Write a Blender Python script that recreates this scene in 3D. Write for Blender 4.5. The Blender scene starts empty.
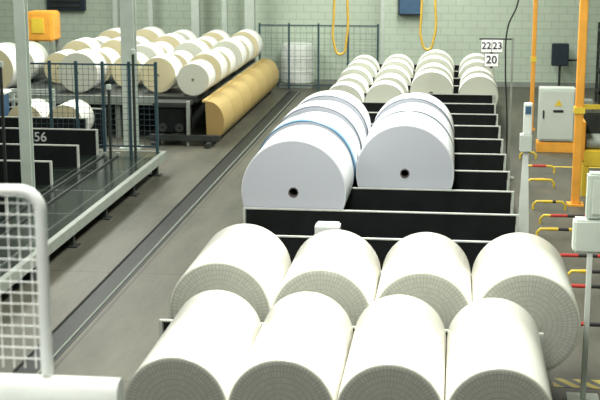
import bpy, bmesh, math, random
from mathutils import Vector, Matrix
random.seed(4)
scene = bpy.context.scene
COL = scene.collection

# ------------------------------------------------------------------ materials
def newmat(name):
    m = bpy.data.materials.new(name); m.use_nodes = True
    nt = m.node_tree; b = nt.nodes['Principled BSDF']
    return m, nt, b

def mat(name, c, rough=0.6, var=0.12, scale=6.0, bump=0.0, metal=0.0):
    m, nt, b = newmat(name)
    tc = nt.nodes.new('ShaderNodeTexCoord'); n = nt.nodes.new('ShaderNodeTexNoise')
    n.inputs['Scale'].default_value = scale; n.inputs['Detail'].default_value = 5
    nt.links.new(tc.outputs['Object'], n.inputs['Vector'])
    r = nt.nodes.new('ShaderNodeValToRGB')
    r.color_ramp.elements[0].position = 0.3; r.color_ramp.elements[1].position = 0.7
    r.color_ramp.elements[0].color = (*[x * (1 - var) for x in c], 1)
    r.color_ramp.elements[1].color = (*[min(1, x * (1 + var)) for x in c], 1)
    nt.links.new(n.outputs['Fac'], r.inputs['Fac']); nt.links.new(r.outputs['Color'], b.inputs['Base Color'])
    b.inputs['Roughness'].default_value = rough; b.inputs['Metallic'].default_value = metal
    if bump:
        bp = nt.nodes.new('ShaderNodeBump'); bp.inputs['Strength'].default_value = bump
        bp.inputs['Distance'].default_value = 0.01
        nt.links.new(n.outputs['Fac'], bp.inputs['Height']); nt.links.new(bp.outputs['Normal'], b.inputs['Normal'])
    return m

def math_node(nt, op, a=None, b=None, va=0.0, vb=0.0):
    n = nt.nodes.new('ShaderNodeMath'); n.operation = op
    n.inputs[0].default_value = va; n.inputs[1].default_value = vb
    if a is not None: nt.links.new(a, n.inputs[0])
    if b is not None: nt.links.new(b, n.inputs[1])
    return n.outputs[0]

def wrapper_mat(name, c, rough, bands, linear=False, coat=0.0):
    """wrapping paper; bands = [(position along axis / 2 m, colour)]"""
    m, nt, b = newmat(name)
    tc = nt.nodes.new('ShaderNodeTexCoord'); sep = nt.nodes.new('ShaderNodeSeparateXYZ')
    nt.links.new(tc.outputs['Object'], sep.inputs[0])
    n = nt.nodes.new('ShaderNodeTexNoise'); n.inputs['Scale'].default_value = 1.0; n.inputs['Detail'].default_value = 3
    mp = nt.nodes.new('ShaderNodeMapping'); mp.inputs['Scale'].default_value = (1.2, 10, 1.2)
    nt.links.new(tc.outputs['Object'], mp.inputs[0]); nt.links.new(mp.outputs[0], n.inputs['Vector'])
    r = nt.nodes.new('ShaderNodeValToRGB'); cr = r.color_ramp
    cr.interpolation = 'LINEAR' if linear else 'CONSTANT'
    cr.elements[0].position = 0; cr.elements[0].color = (*bands[0][1], 1)
    cr.elements[1].position = bands[1][0]; cr.elements[1].color = (*bands[1][1], 1)
    for p, col in bands[2:]:
        e = cr.elements.new(p); e.color = (*col, 1)
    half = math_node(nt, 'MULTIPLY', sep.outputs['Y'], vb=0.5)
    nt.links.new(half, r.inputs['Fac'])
    mx = nt.nodes.new('ShaderNodeMixRGB'); mx.blend_type = 'MULTIPLY'; mx.inputs[0].default_value = 0.08
    nt.links.new(r.outputs[0], mx.inputs[1]); nt.links.new(n.outputs['Fac'], mx.inputs[2])
    nt.links.new(mx.outputs[0], b.inputs['Base Color'])
    b.inputs['Roughness'].default_value = rough
    b.inputs['Coat Weight'].default_value = coat; b.inputs['Coat Roughness'].default_value = 0.12
    bp = nt.nodes.new('ShaderNodeBump'); bp.inputs['Strength'].default_value = 0.05; bp.inputs['Distance'].default_value = 0.01
    nt.links.new(n.outputs['Fac'], bp.inputs['Height']); nt.links.new(bp.outputs['Normal'], b.inputs['Normal'])
    return m

def crimp_mat(name, c1, c2, line):
    """crimped roll head: radial folded-paper pleats crossed by a few turns"""
    m, nt, b = newmat(name)
    tc = nt.nodes.new('ShaderNodeTexCoord'); sep = nt.nodes.new('ShaderNodeSeparateXYZ')
    nt.links.new(tc.outputs['Object'], sep.inputs[0])
    ang = math_node(nt, 'ARCTAN2', sep.outputs['X'], sep.outputs['Z'])
    x2 = math_node(nt, 'MULTIPLY', sep.outputs['X'], sep.outputs['X'])
    z2 = math_node(nt, 'MULTIPLY', sep.outputs['Z'], sep.outputs['Z'])
    rr = math_node(nt, 'SQRT', math_node(nt, 'ADD', x2, z2))
    cx = nt.nodes.new('ShaderNodeCombineXYZ')
    nt.links.new(math_node(nt, 'MULTIPLY', ang, vb=0.36), cx.inputs[0])
    nt.links.new(rr, cx.inputs[1])
    br = nt.nodes.new('ShaderNodeTexBrick'); br.offset = 0.0
    br.inputs['Scale'].default_value = 1.0
    br.inputs['Brick Width'].default_value = 0.0283; br.inputs['Row Height'].default_value = 0.045
    br.inputs['Mortar Size'].default_value = 0.0055; br.inputs['Mortar Smooth'].default_value = 1.0
    br.inputs['Color1'].default_value = (*c1, 1); br.inputs['Color2'].default_value = (*c2, 1)
    br.inputs['Mortar'].default_value = (*line, 1)
    nt.links.new(cx.outputs[0], br.inputs['Vector'])
    nt.links.new(br.outputs['Color'], b.inputs['Base Color'])
    bp = nt.nodes.new('ShaderNodeBump'); bp.inputs['Strength'].default_value = 0.1; bp.inputs['Distance'].default_value = 0.005
    bp.invert = True
    nt.links.new(br.outputs['Fac'], bp.inputs['Height']); nt.links.new(bp.outputs['Normal'], b.inputs['Normal'])
    b.inputs['Roughness'].default_value = 0.5
    return m

def ring_mat(name, c, amount):
    m, nt, b = newmat(name)
    tc = nt.nodes.new('ShaderNodeTexCoord')
    w = nt.nodes.new('ShaderNodeTexWave'); w.wave_type = 'RINGS'; w.rings_direction = 'Y'
    w.inputs['Scale'].default_value = 9; w.inputs['Distortion'].default_value = 1.0
    nt.links.new(tc.outputs['Object'], w.inputs['Vector'])
    r = nt.nodes.new('ShaderNodeValToRGB')
    r.color_ramp.elements[0].color = (*[x * (1 - amount) for x in c], 1)
    r.color_ramp.elements[1].color = (*c, 1)
    nt.links.new(w.outputs['Fac'], r.inputs['Fac']); nt.links.new(r.outputs[0], b.inputs['Base Color'])
    b.inputs['Roughness'].default_value = 0.8
    return m

def brick_mat(name, c1, c2, mortar, bw, bh, ms, axes, rough=0.7, offset=0.5, bump=0.3, noise=0.25):
    m, nt, b = newmat(name)
    g = nt.nodes.new('ShaderNodeNewGeometry'); sep = nt.nodes.new('ShaderNodeSeparateXYZ')
    nt.links.new(g.outputs['Position'], sep.inputs[0])
    cx = nt.nodes.new('ShaderNodeCombineXYZ')
    nt.links.new(sep.outputs[axes[0]], cx.inputs[0]); nt.links.new(sep.outputs[axes[1]], cx.inputs[1])
    br = nt.nodes.new('ShaderNodeTexBrick'); br.offset = offset
    br.inputs['Scale'].default_value = 1.0; br.inputs['Brick Width'].default_value = bw
    br.inputs['Row Height'].default_value = bh; br.inputs['Mortar Size'].default_value = ms
    br.inputs['Color1'].default_value = (*c1, 1); br.inputs['Color2'].default_value = (*c2, 1)
    br.inputs['Mortar'].default_value = (*mortar, 1)
    nt.links.new(cx.outputs[0], br.inputs['Vector'])
    n = nt.nodes.new('ShaderNodeTexNoise'); n.inputs['Scale'].default_value = 0.8; n.inputs['Detail'].default_value = 6
    nt.links.new(g.outputs['Position'], n.inputs['Vector'])
    mx = nt.nodes.new('ShaderNodeMixRGB'); mx.blend_type = 'MULTIPLY'; mx.inputs[0].default_value = noise
    nt.links.new(br.outputs['Color'], mx.inputs[1]); nt.links.new(n.outputs['Fac'], mx.inputs[2])
    nt.links.new(mx.outputs[0], b.inputs['Base Color']); b.inputs['Roughness'].default_value = rough
    bp = nt.nodes.new('ShaderNodeBump'); bp.inputs['Strength'].default_value = bump; bp.inputs['Distance'].default_value = 0.01
    bp.invert = True
    nt.links.new(br.outputs['Fac'], bp.inputs['Height']); nt.links.new(bp.outputs['Normal'], b.inputs['Normal'])
    return m

def stripe_mat(name, c1, c2, period, axis='X', rough=0.5, slant=0.0):
    m, nt, b = newmat(name)
    tc = nt.nodes.new('ShaderNodeTexCoord'); sep = nt.nodes.new('ShaderNodeSeparateXYZ')
    nt.links.new(tc.outputs['Object'], sep.inputs[0])
    src = sep.outputs[axis]
    if slant:
        src = math_node(nt, 'ADD', src, math_node(nt, 'MULTIPLY', sep.outputs['Y'], vb=slant))
    f = math_node(nt, 'FRACT', math_node(nt, 'DIVIDE', src, vb=period))
    g = math_node(nt, 'GREATER_THAN', f, vb=0.5)
    mx = nt.nodes.new('ShaderNodeMixRGB'); nt.links.new(g, mx.inputs[0])
    mx.inputs[1].default_value = (*c1, 1); mx.inputs[2].default_value = (*c2, 1)
    nt.links.new(mx.outputs[0], b.inputs['Base Color']); b.inputs['Roughness'].default_value = rough
    return m

CREAM = (0.92, 0.91, 0.83)
BLUEW = (0.83, 0.855, 0.87)
SEAM_SHADE = (0.34, 0.37, 0.41)  # dark edge grey, painted in for the shaded gaps between big rolls
M_wrapA = wrapper_mat('wrap_cream', CREAM, 0.32, [(0, (0.76, 0.76, 0.66)), (0.007, CREAM), (0.5, (0.89, 0.88, 0.80))], coat=0.7)
M_wrapB = wrapper_mat('wrap_bluish', BLUEW, 0.5, [(0, (0.66, 0.68, 0.72)), (0.012, BLUEW), (0.56, BLUEW), (0.60, SEAM_SHADE), (0.66, SEAM_SHADE)])
M_wrapBlue = wrapper_mat('wrap_blue_band', BLUEW, 0.5, [(0, (0.05, 0.15, 0.26)), (0.03, (0.14, 0.29, 0.43)), (0.10, (0.42, 0.54, 0.62)), (0.16, (0.70, 0.76, 0.80)), (0.26, BLUEW), (0.32, SEAM_SHADE)], linear=True)
M_wrapRimShade = wrapper_mat('wrap_grey_rim_seam_shade', BLUEW, 0.5, [(0, (0.13, 0.15, 0.18)), (0.025, (0.42, 0.46, 0.51)), (0.07, BLUEW), (0.26, BLUEW), (0.32, SEAM_SHADE)], linear=True)  # grey rim, darkened at both ends to paint shade into the seams
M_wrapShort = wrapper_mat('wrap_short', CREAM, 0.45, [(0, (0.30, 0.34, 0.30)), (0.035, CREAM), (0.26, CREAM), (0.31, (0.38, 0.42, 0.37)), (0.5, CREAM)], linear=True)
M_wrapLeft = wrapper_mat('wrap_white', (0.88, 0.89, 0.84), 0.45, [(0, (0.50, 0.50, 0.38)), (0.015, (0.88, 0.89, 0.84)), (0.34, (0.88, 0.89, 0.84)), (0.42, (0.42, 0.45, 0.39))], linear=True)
M_crimp = crimp_mat('crimped_head', (0.54, 0.55, 0.485), (0.485, 0.495, 0.435), (0.375, 0.385, 0.335))
M_ringB = ring_mat('bluish_cut_end', (0.49, 0.51, 0.555), 0.04)
M_ringC = ring_mat('cream_cut_end', (0.62, 0.56, 0.36), 0.08)
M_ringD = ring_mat('pale_cut_end', (0.56, 0.58, 0.49), 0.06)
M_core = mat('core_board', (0.10, 0.085, 0.08), 0.8)
M_corepale = mat('core_board_pale', (0.36, 0.31, 0.20), 0.8)
M_label = mat('printed_label_faded', (0.62, 0.80, 0.76), 0.5, 0.15, 30)
M_black = mat('panel_black', (0.010, 0.012, 0.012), 0.75, 0.3, 3)
M_black.node_tree.nodes['Principled BSDF'].inputs['Specular IOR Level'].default_value = 0.2
M_edge = mat('panel_edge_steel', (0.48, 0.51, 0.46), 0.5)
M_steel = mat('grey_painted_steel', (0.27, 0.30, 0.26), 0.5, 0.1, 4)
M_dsteel = mat('dark_steel', (0.028, 0.033, 0.028), 0.6, 0.3, 5)
M_white = mat('white_paint', (0.76, 0.80, 0.75), 0.45, 0.05, 4)
M_column = mat('column_paint', (0.48, 0.54, 0.48), 0.6, 0.08, 3)
M_orange = mat('orange_paint', (0.82, 0.40, 0.06), 0.5, 0.1, 4)
M_yellow = mat('yellow_paint', (0.75, 0.56, 0.06), 0.5, 0.1, 4)
M_fence = mat('fence_blue_green', (0.035, 0.075, 0.09), 0.5)
M_cable = mat('hoist_hose_yellow', (0.60, 0.40, 0.06), 0.5)
M_blackcable = mat('cable_black', (0.015, 0.015, 0.015), 0.5)
M_track = mat('track_dark', (0.010, 0.013, 0.010), 0.5, 0.3, 5)
M_cab = mat('cabinet_grey', (0.58, 0.63, 0.57), 0.4, 0.04, 3)
M_red = stripe_mat('red_black_tape', (0.50, 0.05, 0.035), (0.03, 0.03, 0.03), 0.5)
M_yb = stripe_mat('yellow_black_tape', (0.75, 0.55, 0.05), (0.03, 0.03, 0.03), 0.3)
M_hatch = stripe_mat('floor_hatch_yellow', (0.60, 0.48, 0.10), (0.13, 0.13, 0.11), 0.18, slant=0.7)
M_ink = mat('sign_ink', (0.02, 0.02, 0.03), 0.6)
M_signw = mat('sign_plate', (0.88, 0.90, 0.87), 0.4, 0.03)
M_numgrey = mat('number_grey', (0.50, 0.53, 0.51), 0.6, 0.03)
M_blue = mat('machine_blue', (0.06, 0.13, 0.22), 0.5)
M_darkblue = mat('box_dark_blue', (0.02, 0.035, 0.05), 0.5)
M_wall = brick_mat('block_wall', (0.57, 0.66, 0.54), (0.545, 0.635, 0.52), (0.45, 0.54, 0.43), 0.40, 0.20, 0.012, 'XZ', noise=0.15)
M_wallside = brick_mat('block_wall_side', (0.54, 0.63, 0.52), (0.50, 0.59, 0.49), (0.42, 0.50, 0.41), 0.40, 0.20, 0.012, 'YZ', noise=0.15)
M_deck = brick_mat('deck_plates', (0.018, 0.027, 0.023), (0.030, 0.042, 0.035), (0.10, 0.12, 0.10), 0.9, 1.6, 0.02, 'XY', rough=0.16, offset=0.0, bump=0.2, noise=0.5)

M_tan, nt, b = newmat('tan_sheet')
tc = nt.nodes.new('ShaderNodeTexCoord'); sep = nt.nodes.new('ShaderNodeSeparateXYZ'); nt.links.new(tc.outputs['Object'], sep.inputs[0])
f = math_node(nt, 'FRACT', math_node(nt, 'DIVIDE', sep.outputs['Y'], vb=1.24))
rp = nt.nodes.new('ShaderNodeValToRGB'); nt.links.new(f, rp.inputs['Fac'])
rp.color_ramp.elements[0].position = 0.0; rp.color_ramp.elements[0].color = (0.34, 0.24, 0.09, 1)
rp.color_ramp.elements[1].position = 0.05; rp.color_ramp.elements[1].color = (0.50, 0.37, 0.14, 1)
e_ = rp.color_ramp.elements.new(0.95); e_.color = (0.53, 0.40, 0.16, 1)
nt.links.new(rp.outputs[0], b.inputs['Base Color']); b.inputs['Roughness'].default_value = 0.5

M_floor, nt, b = newmat('concrete_floor')
g = nt.nodes.new('ShaderNodeNewGeometry')
n1 = nt.nodes.new('ShaderNodeTexNoise'); n1.inputs['Scale'].default_value = 0.7; n1.inputs['Detail'].default_value = 9; n1.inputs['Roughness'].default_value = 0.7
mp = nt.nodes.new('ShaderNodeMapping'); mp.inputs['Scale'].default_value = (1.8, 0.4, 1)
nt.links.new(g.outputs['Position'], mp.inputs[0]); nt.links.new(mp.outputs[0], n1.inputs['Vector'])
r1 = nt.nodes.new('ShaderNodeValToRGB')
r1.color_ramp.elements[0].position = 0.32; r1.color_ramp.elements[0].color = (0.054, 0.057, 0.042, 1)
r1.color_ramp.elements[1].position = 0.72; r1.color_ramp.elements[1].color = (0.150, 0.145, 0.110, 1)
nt.links.new(n1.outputs['Fac'], r1.inputs['Fac'])
br = nt.nodes.new('ShaderNodeTexBrick'); br.offset = 0; br.inputs['Scale'].default_value = 1
br.inputs['Brick Width'].default_value = 4; br.inputs['Row Height'].default_value = 4; br.inputs['Mortar Size'].default_value = 0.015
br.inputs['Color1'].default_value = (1, 1, 1, 1); br.inputs['Color2'].default_value = (0.93, 0.93, 0.93, 1); br.inputs['Mortar'].default_value = (0.5, 0.5, 0.5, 1)
nt.links.new(g.outputs['Position'], br.inputs['Vector'])
mx = nt.nodes.new('ShaderNodeMixRGB'); mx.blend_type = 'MULTIPLY'; mx.inputs[0].default_value = 1
nt.links.new(r1.outputs[0], mx.inputs[1]); nt.links.new(br.outputs['Color'], mx.inputs[2]); nt.links.new(mx.outputs[0], b.inputs['Base Color'])
b.inputs['Roughness'].default_value = 0.5

# ------------------------------------------------------------------ helpers
def add(name, me, loc=(0, 0, 0)):
    o = bpy.data.objects.new(name, me); o.location = loc; COL.objects.link(o); return o

def thing(o, label, cat, group=None):
    o['label'] = label; o['category'] = cat
    if group: o['group'] = group
    return o

def empty(name, loc, label, cat, group=None):
    o = bpy.data.objects.new(name, None); o.empty_display_size = 0.2; o.location = loc
    COL.objects.link(o); return thing(o, label, cat, group)

def attach(ch, par):
    ch.parent = par; ch.location = Vector(ch.location) - Vector(par.location); return ch

def boxes(name, lst, m, bevel=0.0):
    x0 = min(l[0] for l in lst); x1 = max(l[1] for l in lst)
    y0 = min(l[2] for l in lst); y1 = max(l[3] for l in lst); z0 = min(l[4] for l in lst)
    c = Vector(((x0 + x1) / 2, (y0 + y1) / 2, z0))
    bm = bmesh.new()
    for a, b_, c_, d, e, f in lst:
        t = bmesh.new()
        bmesh.ops.create_cube(t, size=1)
        for v in t.verts:
            v.co = Vector(((a + b_) / 2 + v.co.x * (b_ - a), (c_ + d) / 2 + v.co.y * (d - c_), (e + f) / 2 + v.co.z * (f - e))) - c
        if bevel:
            bmesh.ops.bevel(t, geom=t.edges[:], offset=min(bevel, 0.45 * min(b_ - a, d - c_, f - e)), segments=2, affect='EDGES')
        tm = bpy.data.meshes.new('t'); t.to_mesh(tm); t.free(); bm.from_mesh(tm); bpy.data.meshes.remove(tm)
    me = bpy.data.meshes.new(name); bm.to_mesh(me); bm.free(); me.materials.append(m)
    return add(name, me, c)

def box(name, x0, x1, y0, y1, z0, z1, m, bevel=0.0):
    return boxes(name, [(x0, x1, y0, y1, z0, z1)], m, bevel)

def parts(name, lst, m, par, bevel=0.0):
    for l in lst: attach(box(name, *l, m, bevel), par)

def to_mesh(data, name, m):
    t = bpy.data.objects.new('tmp', data); COL.objects.link(t)
    dg = bpy.context.evaluated_depsgraph_get(); dg.update()
    me = bpy.data.meshes.new_from_object(t.evaluated_get(dg)); me.name = name
    bpy.data.objects.remove(t)
    me.materials.clear(); me.materials.append(m)
    return me

def tube(name, paths, r, m, smooth=False, res=3):
    org = Vector(paths[0][0])
    cu = bpy.data.curves.new(name, 'CURVE'); cu.dimensions = '3D'; cu.bevel_depth = r; cu.bevel_resolution = res; cu.use_fill_caps = True
    for pts in paths:
        if smooth:
            s = cu.splines.new('BEZIER'); s.bezier_points.add(len(pts) - 1)
            for p, q in zip(s.bezier_points, pts):
                p.co = Vector(q) - org; p.handle_left_type = p.handle_right_type = 'AUTO'
        else:
            s = cu.splines.new('POLY'); s.points.add(len(pts) - 1)
            for p, q in zip(s.points, pts): p.co = (*(Vector(q) - org), 1)
    me = to_mesh(cu, name, m)
    for p in me.polygons: p.use_smooth = True
    return add(name, me, org)

def text(name, s, size, x, y, z, m):
    cu = bpy.data.curves.new(name, 'FONT'); cu.body = s; cu.size = size; cu.extrude = 0.002; cu.offset = size * 0.012
    cu.align_x = 'CENTER'; cu.align_y = 'CENTER'
    me = to_mesh(cu, name, m)
    me.transform(Matrix.Rotation(math.radians(90), 4, 'X'))
    return add(name, me, (x, y, z))

def lathe(name, prof, m, seg=64, closed=True, axis='Y'):
    bm = bmesh.new(); rings = []
    for r, y in prof:
        S = [(r * math.sin(2 * math.pi * i / seg), r * math.cos(2 * math.pi * i / seg)) for i in range(seg)]
        if axis == 'Y': rings.append([bm.verts.new((a, y, c)) for a, c in S])
        elif axis == 'X': rings.append([bm.verts.new((y, a, c)) for a, c in S])
        else: rings.append([bm.verts.new((a, c, y)) for a, c in S])
    pairs = list(zip(rings, rings[1:]))
    if closed: pairs.append((rings[-1], rings[0]))
    for a, b_ in pairs:
        for i in range(seg):
            j = (i + 1) % seg; bm.faces.new((a[i], a[j], b_[j], b_[i]))
    bmesh.ops.recalc_face_normals(bm, faces=bm.faces[:])
    me = bpy.data.meshes.new(name); bm.to_mesh(me); bm.free(); me.materials.append(m)
    for p in me.polygons: p.use_smooth = True
    me.set_sharp_from_angle(angle=math.radians(35))
    return me

_cache = {}
def roll(kind, R, L, x, y, zb, wrap, endm, label, group, core=0.05, labels=0, spin=0.0, corem=None):
    key = (kind, R, L, wrap.name, endm.name, labels)
    if key not in _cache:
        rc = core
        e = 0.016 if kind == 'crimped' else 0.012
        prof = [(rc, 0), (R - e, 0), (R - e * .3, e * .3), (R, e), (R, L - e), (R - e * .3, L - e * .3), (R - e, L), (rc, L)]
        body = lathe('roll_wrapping', prof, wrap, 96 if R > .38 else 64)
        if kind == 'crimped':
            ps = [(0.004, -0.002)]
            k = 12
            for i in range(1, k + 1):
                rr = 0.004 + (R - 0.02) * i / k
                ps.append((rr - 0.012, -0.003)); ps.append((rr, -0.004 if i < k else -0.001))
            cap = lathe('roll_head', ps, endm, closed=False)
        else:
            cap = lathe('roll_end', [(rc + 0.014, -0.002), (R - 0.016, -0.002), (R - 0.016, 0.001), (rc + 0.014, 0.001)], endm)
        co = lathe('core_tube', [(rc - 0.0005, -0.006), (rc + 0.014, -0.006), (rc + 0.014, -0.0025), (rc - 0.0005, 0.3)], corem or M_core, 32) if kind != 'crimped' else None
        lab = None
        if labels:
            bm = bmesh.new(); rows = []
            for i in range(9):
                a = math.radians(-14 + 28 * i / 8)
                rows.append([bm.verts.new(((R + 0.003) * math.sin(a), yy, (R + 0.003) * math.cos(a))) for yy in (L * .42, L * .62)])
            for p, q in zip(rows, rows[1:]): bm.faces.new((p[0], p[1], q[1], q[0]))
            lab = bpy.data.meshes.new('printed_label'); bm.to_mesh(lab); bm.free(); lab.materials.append(M_label)
        _cache[key] = (body, cap, co, lab)
    body, cap, co, lab = _cache[key]
    e = empty('paper_roll', (x, y, zb), label, 'paper roll', group)
    ps = [('wrapping', body), ('roll_head' if kind == 'crimped' else 'roll_end', cap)]
    if co: ps.append(('core_tube', co))
    if lab: ps.append(('printed_label', lab))
    for nm, me in ps:
        o = add(nm, me); o.parent = e; o.location = (0, 0, R); o.rotation_euler = (0, spin if nm != 'printed_label' else -0.1, 0)
    return e

# ------------------------------------------------------------------ room
def struct(o): o['kind'] = 'structure'; return o
struct(box('floor', -16, 7, -1, 36.4, -0.2, 0, M_floor))
struct(box('wall_back', -16, 7, 36.2, 36.5, 0, 7, M_wall))
struct(box('wall_left', -16.3, -16, -1, 36.5, 0, 7, M_wallside))
struct(box('wall_right', 7, 7.3, -1, 36.5, 0, 7, M_wallside))
struct(box('trim_1', -16, 7, 36.16, 36.2, 0, 0.14, M_steel))

# ------------------------------------------------------------------ main conveyor
PX0, PX1 = -2.62, 0.84
DZ = 0.46
cv = empty('roll_conveyor', (-0.9, 9, 0), 'long low steel roll conveyor running across the concrete floor', 'conveyor')
attach(box('conveyor_bed', PX0 + 0.05, PX1 - 0.03, 8.2, 34.4, DZ - 0.12, DZ, M_dsteel), cv)
for xx in (PX0 - 0.02, PX1 - 0.03):
    attach(box('side_beam', xx, xx + 0.07, 8.2, 34.4, 0.2, DZ - 0.0, M_steel, 0.008), cv)
for i in range(14):
    yy = 8.6 + i * 1.95
    for xx in (PX0 + 0.05, PX1 - 0.15):
        attach(box('leg', xx, xx + 0.1, yy, yy + 0.12, 0, DZ - 0.12, M_dsteel), cv)

def panel(y, x0, x1, z0, z1, label, group, name='divider_board', te=0.015):
    e = empty(name, ((x0 + x1) / 2, y, z0), label, 'panel', group)
    attach(box('board', x0 + 0.04, x1 - 0.04, y - 0.02, y + 0.02, z0, z1 - te, M_black, 0.004), e)
    attach(box('top_edge', x0, x1, y - 0.024, y + 0.024, z1 - te, z1, M_edge), e)
    for xa in (x0, x1 - 0.03):
        attach(box('end_bracket', xa, xa + 0.03, y - 0.03, y + 0.03, z0, z1 - te, M_edge), e)
    return e
for i in range(-1, 15):
    y = 13.07 + 1.43 * i
    if i == -1: y = 11.16
    panel(y, PX0, PX1, DZ, 0.93, 'black crosswise divider board with grey steel edge on the roll conveyor', 'divider boards of the main conveyor')

LC = 'large cream-white wrapped paper roll with grey crimped end, lying on conveyor'
LP = 'cream-white wrapped paper roll with pale printed label on top'
for x, R, lab in ((-2.055, 0.402, 0), (-1.24, 0.408, 0), (-0.42, 0.408, 1), (0.40, 0.408, 0)):
    roll('crimped', R, 1.86, x, 9.20, DZ, M_wrapA, M_crimp, LP if lab else LC, 'cream wrapped rolls in the nearest row', labels=lab, spin=random.random() * 6)
for x, R, y, lab in ((-2.11, 0.48, 11.42, 0), (-1.16, 0.462, 11.42, 0), (-0.235, 0.458, 11.45, 1), (0.705, 0.480, 11.36, 0)):
    roll('crimped', R, 1.58, x, y, DZ, M_wrapA, M_crimp, LP if lab else LC, 'cream wrapped rolls in the second row', labels=lab, spin=random.random() * 6)

bigl = {'B': 'big bluish-white paper roll with smooth cut end and dark core', 'U': 'big white paper roll with a wide dark blue edge band', 'G': 'big white paper roll with grey rim and painted seam shade'}
bigm = {'B': M_wrapB, 'U': M_wrapBlue, 'G': M_wrapRimShade}
def bigroll(k, R, L, x, y):
    roll('cut', R, L, x, y, DZ, bigm[k], M_ringB, bigl[k], 'large white rolls standing in file')
bigroll('B', .67, 1.29, -1.985, 15.99)
for k, R, x, y in (('U', .685, -2.005, 17.42), ('G', .655, -1.975, 18.10), ('G', .685, -2.005, 18.85), ('G', .64, -1.98, 19.53), ('G', .67, -1.99, 20.28), ('G', .63, -1.99, 20.96)):
    bigroll(k, R, .62, x, y)
bigroll('B', .668, 1.29, -0.635, 17.42)
for k, R, x, y in (('G', .665, -.635, 18.85), ('G', .635, -.61, 19.53), ('G', .66, -.635, 20.28), ('G', .62, -.60, 20.96)):
    bigroll(k, R, .62, x, y)
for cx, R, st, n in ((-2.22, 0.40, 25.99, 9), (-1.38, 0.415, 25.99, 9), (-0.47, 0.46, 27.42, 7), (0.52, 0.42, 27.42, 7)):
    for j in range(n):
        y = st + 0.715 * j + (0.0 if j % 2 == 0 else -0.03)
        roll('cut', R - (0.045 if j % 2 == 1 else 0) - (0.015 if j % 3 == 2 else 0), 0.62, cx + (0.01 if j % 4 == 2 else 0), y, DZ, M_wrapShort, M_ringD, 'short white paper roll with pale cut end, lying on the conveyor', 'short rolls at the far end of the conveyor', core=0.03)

wb = empty('sensor_box', (-1.42, 15.2, DZ), 'small white sensor housing on the conveyor bed between black boards', 'sensor')
attach(box('housing', -1.62, -1.32, 15.1, 15.35, DZ, DZ + 0.46, M_white, 0.02), wb)
attach(box('lens_strip', -1.55, -1.39, 15.085, 15.1, DZ + 0.26, DZ + 0.36, M_darkblue), wb)

# ------------------------------------------------------------------ floor track
tr = empty('floor_track', (-4.2, 8, 0), 'dark steel rail track set in the concrete floor', 'rail track')
attach(box('channel', -4.36, -4.06, 7, 34.5, 0, 0.006, M_track), tr)
for xx, mm in ((-4.38, M_dsteel), (-4.12, M_steel)):
    attach(box('rail', xx, xx + 0.02, 7, 34.5, 0.0, 0.03, mm, 0.008), tr)

# ------------------------------------------------------------------ left raised deck
dk = empty('raised_deck', (-8.5, 15, 0), 'low raised walkway deck of worn dark green-black steel plates on legs', 'deck')
attach(box('deck_plates', -13, -5.24, 8, 22.75, 0.32, 0.40, M_deck), dk)
parts('edge_beam', [(-5.24, -5.15, 8, 22.75, 0.25, 0.40), (-13, -5.15, 22.75, 22.83, 0.25, 0.40)], M_steel, dk, 0.006)
for i in range(9):
    yy = 8.5 + i * 1.75
    attach(boxes('leg', [(-5.36, -5.26, yy, yy + 0.1, 0, 0.32), (-5.42, -5.2, yy - 0.05, yy + 0.15, 0, 0.02)], M_dsteel), dk)
attach(box('underside_skirt', -6.3, -6.2, 8, 22.7, 0.0, 0.32, M_dsteel), dk)
for i, y in enumerate((16.4, 17.5, 19.6, 21.1, 22.3)):
    p = panel(y, -10.4, -6.28, 0.40, (0.76, 0.76, 0.78, 0.78, 0.86)[i], 'black crosswise divider board standing on the dark deck' if i != 4 else 'black divider board marked with grey number 56', 'divider boards on the deck', te=0.02)
    if i == 4:
        attach(text('number_56', '56', 0.24, -7.33, y - 0.024, 0.70, M_numgrey), p)
for i, (y, xr) in enumerate(((24.0, -6.95), (25.3, -6.95))):
    panel(y, -10.4, xr, 0.0, 0.80, 'tall black divider board in front of the roll storage bench', 'divider boards near the storage bench', te=0.02)
for x in (-5.9, -6.15):
    e = empty('deck_guide_rail', (x, 18, .40), 'slim steel guide rail running along the dark deck', 'rail', 'deck guide rails')
    attach(box('rail_bar', x - .012, x + .012, 9, 22.2, 0.40, 0.425, M_dsteel), e)
    attach(box('rail_stop', x - .03, x + .03, 22.2, 22.28, 0.40, 0.46, M_steel), e)
for (x, y, h) in ((-6.9, 19.2, 2.3), (-6.0, 22.1, 1.6), (-7.9, 21.6, 1.9), (-5.6, 22.3, 2.2)):
    e = empty('sensor_post', (x, y, .40), 'thin dark steel sensor post standing on the deck', 'post', 'thin posts on the deck')
    attach(box('post_shaft', x - .02, x + .02, y - .02, y + .02, .40, h, M_dsteel), e)
    attach(box('sensor_head', x - .04, x + .04, y - .04, y + .04, h, h + .09, M_column, .01), e)

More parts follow.
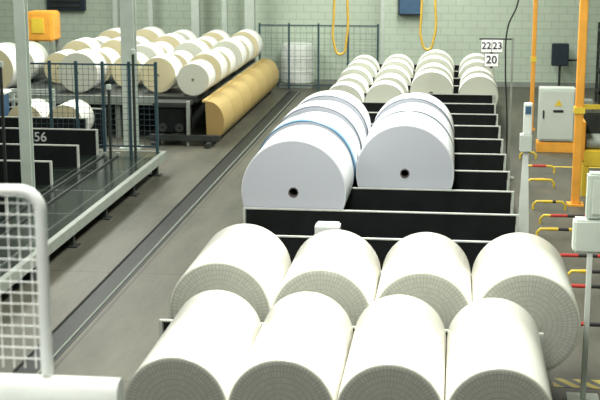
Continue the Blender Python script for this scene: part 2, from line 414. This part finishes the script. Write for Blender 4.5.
# ------------------------------------------------------------------ storage bench with rolls
bn = empty('storage_bench', (-8, 27, 0), 'wide dark steel roll storage bench with grey legs', 'bench')
BT = 0.90
attach(box('bench_top', -11, -5.32, 26.5, 34.5, BT - 0.12, BT, M_dsteel), bn)
attach(box('front_beam', -11, -6.2, 26.42, 26.5, BT - 0.18, BT, M_steel), bn)
for i in range(6):
    xx = -10.8 + i * 0.93
    attach(box('leg', xx, xx + 0.1, 26.55, 26.65, 0, BT - 0.12, M_steel), bn)
attach(box('back_skirt', -11, -5.35, 28.2, 28.25, 0, BT - 0.12, M_dsteel), bn)
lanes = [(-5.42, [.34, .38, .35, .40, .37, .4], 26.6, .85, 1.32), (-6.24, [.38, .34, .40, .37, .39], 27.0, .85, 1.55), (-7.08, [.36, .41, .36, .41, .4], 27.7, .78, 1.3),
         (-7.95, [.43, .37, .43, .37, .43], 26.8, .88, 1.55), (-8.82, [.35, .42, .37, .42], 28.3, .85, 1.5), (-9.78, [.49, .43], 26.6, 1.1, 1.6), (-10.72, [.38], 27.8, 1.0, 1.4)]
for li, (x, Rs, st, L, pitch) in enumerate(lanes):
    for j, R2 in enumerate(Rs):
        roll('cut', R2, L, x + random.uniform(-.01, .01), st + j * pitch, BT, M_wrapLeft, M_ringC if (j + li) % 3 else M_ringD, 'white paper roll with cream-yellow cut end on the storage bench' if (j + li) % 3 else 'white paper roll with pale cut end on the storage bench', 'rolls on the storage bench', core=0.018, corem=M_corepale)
for (x, y, R) in ((-7.45, 24.15, .36), (-8.25, 24.15, .36), (-9.9, 24.15, .40)):
    roll('cut', R, .85, x, y, 0.30, M_wrapLeft, M_ringC, 'white paper roll with cream cut end lying on a low cradle', 'low rolls behind the mesh fence', core=0.018, corem=M_corepale)
    e = empty('floor_cradle', (x, y + .4, 0), 'low dark steel cradle block under a paper roll', 'cradle', 'floor cradles')
    attach(box('cradle_block', x - .3, x + .3, y + .1, y + .75, 0, .27, M_dsteel, .01), e)
    attach(box('cradle_pad', x - .25, x + .25, y + .12, y + .73, .27, .30, M_steel), e)

GX = -4.97
tg = empty('tan_curved_guard', (GX, 25.9, 0), 'long dull ochre smooth curved guard beside the roll bench', 'guard')
seg = 28; bm = bmesh.new(); prof = []
for i in range(seg + 1):
    a = math.radians(100 - 195 * i / seg)
    prof.append((0.33 * math.cos(a), 0.46 + 0.43 * math.sin(a)))
ny = 27; grid = []
for jy in range(ny + 1):
    y = 0.31 * jy
    s = 0.993 if jy % 4 == 0 else 1.0
    grid.append([bm.verts.new((px * s, y, 0.46 + (pz - .46) * s)) for px, pz in prof])
for a, b_ in zip(grid, grid[1:]):
    for i in range(seg): bm.faces.new((a[i], a[i + 1], b_[i + 1], b_[i]))
bm.faces.new(grid[0]); bm.faces.new(list(reversed(grid[-1])))
bmesh.ops.recalc_face_normals(bm, faces=bm.faces[:])
me = bpy.data.meshes.new('belly'); bm.to_mesh(me); bm.free(); me.materials.append(M_tan)
for p in me.polygons: p.use_smooth = True
me.set_sharp_from_angle(angle=math.radians(40))
attach(add('belly', me, (GX, 25.9, 0)), tg)
attach(box('top_rim', GX - .12, GX - .04, 25.9, 34.26, 0.87, 0.91, M_tan), tg)
attach(box('base_plinth', GX - .1, GX + .12, 25.95, 34.2, 0, 0.08, M_dsteel), tg)

eb = empty('drive_housing', (-5.6, 25.7, 0), 'dark drive machine with wheels at the end of the tan guard', 'machine housing')
attach(box('casing', -6.05, -5.4, 25.85, 26.38, 0.22, 0.76, M_black, 0.03), eb)
attach(box('upper_hood', -6.1, -5.35, 25.8, 26.35, 0.76, 0.86, M_dsteel, 0.02), eb)
parts('foot_beam', [(-6.15, -4.7, 25.65, 25.8, 0.10, 0.22), (-4.95, -4.85, 25.4, 25.85, 0, 0.10), (-6.05, -5.95, 25.4, 25.85, 0, 0.10)], M_dsteel, eb, 0.01)
for xx in (-5.9, -5.55):
    wm = lathe('wheel', [(.02, 0), (.09, 0), (.09, .06), (.02, .06)], M_dsteel, 24)
    attach(add('wheel', wm, (xx, 25.79, 0.35)), eb)
attach(box('side_frame', -5.38, -5.33, 25.7, 25.85, 0.0, 0.9, M_steel), eb)

# ------------------------------------------------------------------ columns and posts
def column(x, y, w, z0, h, m, label, cat='column'):
    e = empty('steel_column', (x, y, z0), label, cat)
    t = w * 0.14
    attach(boxes('shaft', [(x - w / 2, x + w / 2, y - w / 2, y - w / 2 + t, z0, h), (x - w / 2, x + w / 2, y + w / 2 - t, y + w / 2, z0, h), (x - t / 2, x + t / 2, y - w / 2 + t, y + w / 2 - t, z0, h)], m), e)
    attach(box('base_plate', x - w * .8, x + w * .8, y - w * .8, y + w * .8, z0, z0 + 0.03, m), e)
    return e
column(-6.43, 25.3, 0.26, 0, 7, M_column, 'pale green-grey steel building column standing on the floor')
column(-6.37, 18.7, 0.16, 0.40, 7, M_column, 'slim pale steel column standing on the dark deck')
column(-7.05, 35.2, 0.22, 0, 7, M_column, 'pale steel column near the block wall')
column(-6.25, 35.2, 0.14, 0, 7, M_column, 'thin pale steel column near the block wall')
column(-5.55, 35.2, 0.26, 0, 7, M_column, 'pale steel column beside the mesh fence')
column(-8.3, 35.2, 0.12, 0, 7, M_column, 'thin pale steel column near the block wall')
column(-9.3, 35.2, 0.12, 0, 7, M_column, 'thin pale steel column near the block wall')
column(-1.95, 35.3, 0.10, 0, 7, M_column, 'thin pale steel pole beside the mesh fence')

def fence(x0, x1, y, z0, z1, n, label, step=0.16, pw=.025):
    e = empty('mesh_fence', (x0, y, z0), label, 'fence')
    for i in range(n + 1):
        x = x0 + (x1 - x0) * i / n
        attach(box('fence_post', x - pw, x + pw, y - pw, y + pw, z0, z1 + 0.04, M_fence), e)
    parts('fence_rail', [(x0, x1, y - 0.015, y + 0.015, z1 - 0.03, z1), (x0, x1, y - 0.015, y + 0.015, z0 + 0.1, z0 + 0.13)], M_fence, e)
    wires = []
    x = x0 + step
    while x < x1 - 0.02:
        wires.append((x - 0.003, x + 0.003, y - 0.004, y + 0.004, z0 + 0.1, z1)); x += step
    z = z0 + 0.1 + step
    while z < z1:
        wires.append((x0, x1, y - 0.003, y + 0.005, z - 0.003, z + 0.003)); z += step
    attach(boxes('wire_mesh', wires, M_fence), e)
    return e
fence(-5.25, -2.05, 34.9, 0, 1.75, 4, 'blue-green wire mesh fence in front of the block wall')
fence(-7.7, -5.27, 22.6, 0.40, 2.0, 5, 'dark blue-green wire mesh fence along the end of the deck', 0.10)

ct = empty('upright_drum', (-4.3, 35.6, 0), 'pale rounded upright drum against the block wall', 'drum')
dm = lathe('drum_shell', [(0.003, 0.1), (.40, .1), (.45, .15), (.45, .42), (.465, .44), (.45, .46), (.45, .78), (.465, .8), (.45, .82), (.45, 1.10), (.43, 1.16), (.38, 1.19), (0.003, 1.20)], M_white, 48, axis='Z')
attach(add('drum_shell', dm, (-4.3, 35.6, 0)), ct)
attach(box('pallet', -4.75, -3.85, 35.15, 36.05, 0, 0.1, M_steel), ct)

o = empty('wall_switch_box', (-1.25, 36.1, 1.95), 'dark blue switch box mounted on the pale block wall', 'switch box')
attach(box('casing', -1.57, -0.92, 35.95, 36.2, 1.95, 2.75, M_darkblue, 0.02), o)
attach(box('front_door', -1.53, -0.96, 35.93, 35.95, 1.99, 2.7, M_blue, 0.005), o)
o = empty('wall_ventilator', (-10.6, 36.1, 1.9), 'dark louvred ventilator mounted on the pale block wall', 'ventilator')
attach(box('frame', -11.5, -10.4, 36.0, 36.2, 2.0, 3.4, M_darkblue, 0.02), o)
for k in range(8):
    attach(box('louvre', -11.4, -10.5, 35.95, 36.0, 2.1 + k * .15, 2.18 + k * .15, M_dsteel), o)

ym = empty('lifting_machine', (-9.9, 30.6, BT), 'orange-yellow lifting carriage on grey frame behind the rolls', 'machine')
attach(box('carriage', -10.25, -9.6, 30.4, 31.1, 1.65, 2.35, M_orange, 0.04), ym)
parts('leg', [(-10.25, -10.15, 30.45, 30.55, BT, 1.65), (-9.7, -9.6, 30.45, 30.55, BT, 1.65), (-10.25, -10.15, 30.95, 31.05, BT, 1.65), (-9.7, -9.6, 30.95, 31.05, BT, 1.65)], M_steel, ym)
attach(box('front_cover', -10.1, -9.8, 30.38, 30.4, 1.85, 2.2, M_yellow), ym)
bm_ = empty('control_desk', (-9.1, 25.0, 0), 'small blue control desk with pale top between divider boards', 'control desk')
attach(box('body', -9.4, -8.8, 24.55, 24.9, 0, 1.15, M_blue, 0.02), bm_)
attach(box('desk_top', -9.42, -8.75, 24.5, 24.95, 1.15, 1.2, M_white, 0.01), bm_)
rf = empty('guide_rail_frame', (-9.3, 25.9, 0), 'grey steel guide rail frame in front of the storage bench', 'rail')
parts('upright', [(x, x + .06, 25.45, 25.5, 0, 1.15) for x in (-10.6, -9.6, -8.95, -8.1)], M_column, rf)
parts('rail', [(-11, -8.04, 25.41, 25.45, 1.08, 1.15), (-11, -8.04, 25.41, 25.45, 0.9, 0.95)], M_column, rf)

# ------------------------------------------------------------------ near left white mesh guard and ledge
gd = empty('white_mesh_guard', (-1.9, 4.75, 2.755), 'white tubular guard frame with welded wire mesh and rounded corner', 'guard')
r = 0.08; zt = 3.48; xr = -1.575
pts = [(xr, 4.75, 2.74), (xr, 4.75, zt - r)]
for i in range(1, 9):
    a = math.radians(90 * i / 8)
    pts.append((xr - r + r * math.cos(a), 4.75, zt - r + r * math.sin(a)))
pts.append((-2.5, 4.75, zt)); pts.append((-2.5, 4.75, 2.74))
attach(tube('tube_frame', [pts], 0.025, M_signw), gd)
w = []
x = -1.62
while x > -2.48:
    w.append((x - 0.002, x + 0.002, 4.747, 4.753, 2.76, zt - 0.01)); x -= 0.045
z = 2.80
while z < zt - 0.02:
    w.append((-2.5, -1.58, 4.744, 4.750, z - 0.002, z + 0.002)); z += 0.045
attach(boxes('wire_mesh', w, M_signw), gd)
lg = empty('platform_ledge', (-1.9, 4.6, 0), 'pale painted low rail ledge on a steel post carrying the guard', 'ledge')
attach(tube('ledge_rail', [[(-3.0, 4.75, 2.67), (-1.28, 4.75, 2.67)]], 0.06, M_signw, res=6), lg)
attach(box('ledge_slab', -3.0, -1.24, 4.3, 4.72, 2.54, 2.62, M_signw, 0.02), lg)
attach(box('support_post', -1.95, -1.85, 4.5, 4.6, 0, 2.54, M_column), lg)

# ------------------------------------------------------------------ right side equipment
sp = empty('lane_sign_post', (1.0, 23.0, 0), 'slim grey post with side arm carrying white lane number signs', 'sign post')
attach(boxes('post', [(0.98, 1.02, 22.98, 23.02, 0, 2.5), (0.9, 1.1, 22.9, 23.1, 0, 0.03)], M_steel, 0.004), sp)
attach(box('side_arm', 0.42, 0.98, 22.985, 23.015, 2.46, 2.485, M_dsteel), sp)
attach(box('hanger', 0.62, 0.66, 22.985, 23.01, 1.96, 2.46, M_dsteel), sp)
parts('sign_plate', [(0.455, 0.635, 22.95, 22.965, 2.25, 2.46), (0.645, 0.825, 22.95, 22.965, 2.25, 2.46)], M_signw, sp)
attach(box('sign_border', 0.45, 0.83, 22.966, 22.974, 2.242, 2.468, M_ink), sp)
attach(text('number_22', '22', 0.17, 0.545, 22.945, 2.355, M_ink), sp)
attach(text('number_23', '23', 0.17, 0.735, 22.945, 2.355, M_ink), sp)
attach(box('sign_plate', 0.52, 0.76, 22.95, 22.965, 2.0, 2.22, M_signw), sp)
attach(box('sign_border', 0.512, 0.768, 22.966, 22.974, 1.992, 2.228, M_ink), sp)
attach(text('number_20', '20', 0.19, 0.64, 22.945, 2.11, M_ink), sp)
hc = tube('hanging_cable', [[(1.2, 22.8, 7.0), (1.12, 22.8, 4.2), (1.05, 22.8, 3.1), (0.9, 22.8, 2.7), (0.88, 22.8, 2.0), (0.93, 22.8, 1.2), (0.95, 22.8, 0.05)]], 0.014, M_blackcable, True)
thing(hc, 'black cable hanging down beside the lane sign post', 'cable')

pd = empty('scanner_pedestal', (1.05, 18.7, 0), 'slim pale stand with stacked grey control boxes beside the conveyor', 'pedestal')
bm = bmesh.new()
lo_ = [bm.verts.new((sx * .085, sy * .05, 0)) for sx, sy in ((-1, -1), (1, -1), (1, 1), (-1, 1))]
up_ = [bm.verts.new((sx * .035, sy * .035, 1.25)) for sx, sy in ((-1, -1), (1, -1), (1, 1), (-1, 1))]
bm.faces.new(lo_[::-1]); bm.faces.new(up_)
for i in range(4): bm.faces.new((lo_[i], lo_[(i + 1) % 4], up_[(i + 1) % 4], up_[i]))
me = bpy.data.meshes.new('stand'); bm.to_mesh(me); bm.free(); me.materials.append(M_white)
attach(add('stand', me, (1.05, 18.7, 0)), pd)
attach(box('lower_box', 0.96, 1.13, 18.6, 18.8, 1.25, 1.50, M_cab, 0.01), pd)
attach(box('upper_box', 1.0, 1.12, 18.62, 18.75, 1.5, 1.95, M_white, 0.01), pd)
attach(box('label_plate', 1.02, 1.10, 18.61, 18.62, 1.80, 1.91, M_blue), pd)

for (x, y, w, lab) in ((1.99, 20.9, 0.13, 'tall orange steel post of a gantry beside the control cabinet'), (1.70, 28.6, 0.09, 'thin tall orange post near the conveyor end')):
    e = empty('orange_post', (x, y, 0), lab, 'post')
    attach(boxes('shaft', [(x - w / 2, x + w / 2, y - w / 2, y + w / 2, 0.03, 7)], M_orange, 0.01), e)
    attach(box('base_plate', x - w, x + w, y - w, y + w, 0, 0.03, M_orange), e)
    attach(box('clamp', x - w * .65, x + w * .65, y - w * .65, y + w * .65, 1.5, 1.6, M_yellow), e)

cb = empty('control_cabinet', (2.0, 26, 0), 'light grey electrical cabinet with small yellow warning label on orange base', 'cabinet')
attach(box('body', 1.68, 2.38, 25.8, 26.2, 0.22, 1.27, M_cab, 0.015), cb)
dr = attach(box('door', 1.71, 2.35, 25.775, 25.8, 0.26, 1.23, M_cab, 0.008), cb)
h = box('handle', 1.75, 1.78, 25.755, 25.775, 0.68, 0.84, M_ink, 0.004); h.parent = dr
h.location = Vector((1.765, 25.765, 0.68)) - Vector((2.03, 25.7875, 0.26))
bm = bmesh.new(); s = 0.08
vs = [bm.verts.new(v) for v in ((-s, 0, -s * .6), (s, 0, -s * .6), (0, 0, s), (-s, .003, -s * .6), (s, .003, -s * .6), (0, .003, s))]
for f in ((0, 1, 2), (3, 5, 4), (0, 3, 4, 1), (1, 4, 5, 2), (2, 5, 3, 0)): bm.faces.new([vs[i] for i in f])
bmesh.ops.recalc_face_normals(bm, faces=bm.faces[:])
me = bpy.data.meshes.new('warning_triangle'); bm.to_mesh(me); bm.free(); me.materials.append(M_yellow)
attach(add('warning_triangle', me, (2.05, 25.768, 0.98)), cb)
attach(box('name_plate', 1.95, 2.15, 25.77, 25.775, 0.8, 0.85, M_ink), cb)
attach(boxes('base_frame', [(1.66, 2.4, 25.78, 25.88, 0, 0.2), (1.66, 2.4, 26.1, 26.2, 0, 0.2), (1.66, 1.76, 25.88, 26.1, 0, 0.2), (2.3, 2.4, 25.88, 26.1, 0, 0.2)], M_orange, 0.008), cb)

my = empty('yellow_machine', (2.6, 21.8, 0), 'yellow guarded roller machine standing beside the orange post', 'machine')
parts('leg', [(2.15, 2.25, 21.6, 21.7, 0, .5), (3.1, 3.2, 21.6, 21.7, 0, .5), (2.15, 2.25, 22.3, 22.4, 0, .5), (3.1, 3.2, 22.3, 22.4, 0, .5)], M_yellow, my)
attach(box('body', 2.15, 3.2, 21.6, 22.4, 0.5, 0.78, M_yellow, 0.02), my)
for k in range(3):
    rm = lathe('roller', [(.01, 0), (.09, 0), (.09, .95), (.01, .95)], M_steel, 24, axis='X')
    attach(add('roller', rm, (2.2, 21.75 + k * .24, 0.87)), my)
attach(box('side_plate', 2.12, 2.18, 21.6, 22.4, 0.6, 1.25, M_orange, 0.01), my)
attach(box('upper_guard', 2.18, 3.15, 22.3, 22.36, 0.78, 1.3, M_dsteel, 0.02), my)
m2 = empty('valve_station', (2.75, 28.5, 0), 'small grey valve station with yellow guard rail near the wall', 'machine')
attach(box('body', 2.5, 3.0, 28.3, 28.7, 0, 0.7, M_steel, .02), m2)
attach(box('yellow_guard', 2.45, 3.4, 28.1, 28.15, 0.55, 0.65, M_yellow), m2)
parts('guard_leg', [(2.45, 2.5, 28.1, 28.15, 0, .55), (3.35, 3.4, 28.1, 28.15, 0, .55)], M_yellow, m2)

hb = empty('hose_box', (2.85, 35.7, 0), 'dark hose box on a leg with a tall black pipe', 'hose box')
attach(box('box_body', 2.6, 3.05, 35.6, 35.85, 0.65, 1.25, M_darkblue, 0.02), hb)
attach(box('leg', 2.8, 2.86, 35.7, 35.76, 0, 0.65, M_dsteel), hb)
attach(tube('pipe', [[(3.04, 35.75, 0.8), (3.3, 35.75, 0.8), (3.35, 35.75, 0.9), (3.35, 35.75, 3.0)]], 0.03, M_blackcable), hb)
rk = empty('storage_rack', (4.2, 33, 0), 'dark steel rack with shelves against the wall', 'rack')
parts('upright', [(3.55, 3.62, 32.6, 32.67, 0, 2.0), (5.2, 5.27, 32.6, 32.67, 0, 2.0), (3.55, 3.62, 33.4, 33.47, 0, 2.0), (5.2, 5.27, 33.4, 33.47, 0, 2.0)], M_dsteel, rk)
for k in range(4):
    attach(box('shelf', 3.55, 5.27, 32.6, 33.47, 0.3 + k * .5, 0.35 + k * .5, M_dsteel), rk)

cs = empty('operator_console', (1.29, 12.0, 0), 'plain light grey operator box on a slim white post', 'console')
attach(boxes('post', [(1.275, 1.325, 11.975, 12.025, 0.03, 1.47), (1.15, 1.45, 11.85, 12.15, 0, 0.03)], M_white, 0.005), cs)
attach(box('lower_case', 1.14, 1.75, 11.95, 12.15, 1.47, 1.78, M_cab, 0.02), cs)
attach(box('screen_box', 1.25, 1.72, 11.97, 12.13, 1.78, 2.22, M_column, 0.02), cs)
attach(box('screen', 1.30, 1.67, 11.96, 11.97, 1.84, 2.16, M_cab), cs)

bars = [(25.0, 1.3, 1.6, 0), (23.6, 1.3, 1.85, 1), (22.3, 1.3, 1.75, 0), (20.5, 1.3, 1.80, 0), (19.5, 1.35, 2.4, 1), (18.6, 1.25, 1.9, 0), (17.1, 1.3, 2.6, 1), (16.3, 1.5, 2.6, 0), (15.6, 1.32, 2.6, 1), (14.05, 1.1, 2.6, 1), (12.75, 1.75, 2.8, 1)]
for i, (y, x0, x1, red) in enumerate(bars):
    e = empty('floor_barrier', ((x0 + x1) / 2, y, 0), 'low floor barrier with red and black striped bar' if red else 'low yellow bent-tube floor barrier with black stripes', 'barrier', 'low barriers beside the conveyor')
    for pth in ([(x0, y, 0), (x0, y, 0.08), (x0 + 0.05, y, 0.13), (x0 + .2, y, 0.13)], [(x1, y, 0), (x1, y, 0.08), (x1 - 0.05, y, 0.13), (x1 - .2, y, 0.13)]):
        attach(tube('tube_leg', [pth], 0.02, M_yellow), e)
    attach(tube('cross_bar', [[(x0 + .15, y, 0.13), (x1 - .15, y, 0.13)]], 0.024, M_red if red else M_yb), e)

thing(box('floor_marking', 1.05, 4.5, 12.35, 12.6, 0, 0.003, M_hatch), 'yellow hatched safety marking painted on the floor', 'floor marking')
thing(box('floor_marking', 1.6, 4.5, 24.2, 24.28, 0, 0.003, M_yellow), 'thin yellow line painted on the concrete floor', 'floor marking')

ob = box('overhead_beam', -16, 7, 24.95, 25.15, 6.6, 6.9, M_steel)
thing(ob, 'steel crane beam spanning the hall overhead', 'beam')
for (x, zb) in ((-2.19, 1.97), (-0.52, 2.08)):
    o = tube('hoist_hose_loop', [[(x + 0.10, 25, 6.6), (x + 0.12, 25, 4.5), (x + 0.13, 25, 3.0), (x + 0.12, 25, 2.3), (x + 0.0, 25, zb), (x - 0.12, 25, zb + 0.2), (x - 0.13, 25, 2.7), (x - 0.10, 25, 3.4), (x + 0.0, 25, 4.6), (x + 0.03, 25, 6.6)]], 0.024, M_cable, True)
    thing(o, 'yellow-brown hose loop hanging from the overhead beam', 'hose', 'hanging hose loops')

# ------------------------------------------------------------------ light
w = bpy.data.worlds.new('hall_light'); scene.world = w; w.use_nodes = True
bg = w.node_tree.nodes['Background']; bg.inputs[0].default_value = (0.94, 1.0, 0.93, 1); bg.inputs[1].default_value = 0.20
for x, y, en, sx, sy in ((-0.8, 11, 860, 1.2, 8), (-0.8, 20.5, 860, 1.2, 8), (-0.8, 30, 720, 1.2, 8), (-8, 28, 760, 1.6, 8), (-2.0, 3.5, 170, 1.2, 2), (-7.5, 16, 260, 1.2, 8)):  # the small lamp nearest the camera is an added fill for the mesh guard
    ld = bpy.data.lights.new('hall_or_fill_lamp', 'AREA'); ld.shape = 'RECTANGLE'; ld.size = sx; ld.size_y = sy
    ld.energy = en; ld.color = (1.0, 1.0, 0.94)
    lo = bpy.data.objects.new('hall_or_fill_lamp', ld); lo.location = (x, y, 6.4); COL.objects.link(lo)

scene.view_settings.view_transform = 'Standard'
scene.view_settings.look = 'None'
scene.view_settings.gamma = 0.92

cd = bpy.data.cameras.new('camera'); cam = bpy.data.objects.new('camera', cd); COL.objects.link(cam)
cd.sensor_width = 36; cd.lens = 78
cam.location = (0, 0, 4.5)
cam.rotation_euler = (math.radians(90 - 12.15), 0, math.radians(6.78))
cd.dof.use_dof = True; cd.dof.focus_distance = 15; cd.dof.aperture_fstop = 4.0
cd.clip_end = 200
scene.camera = cam
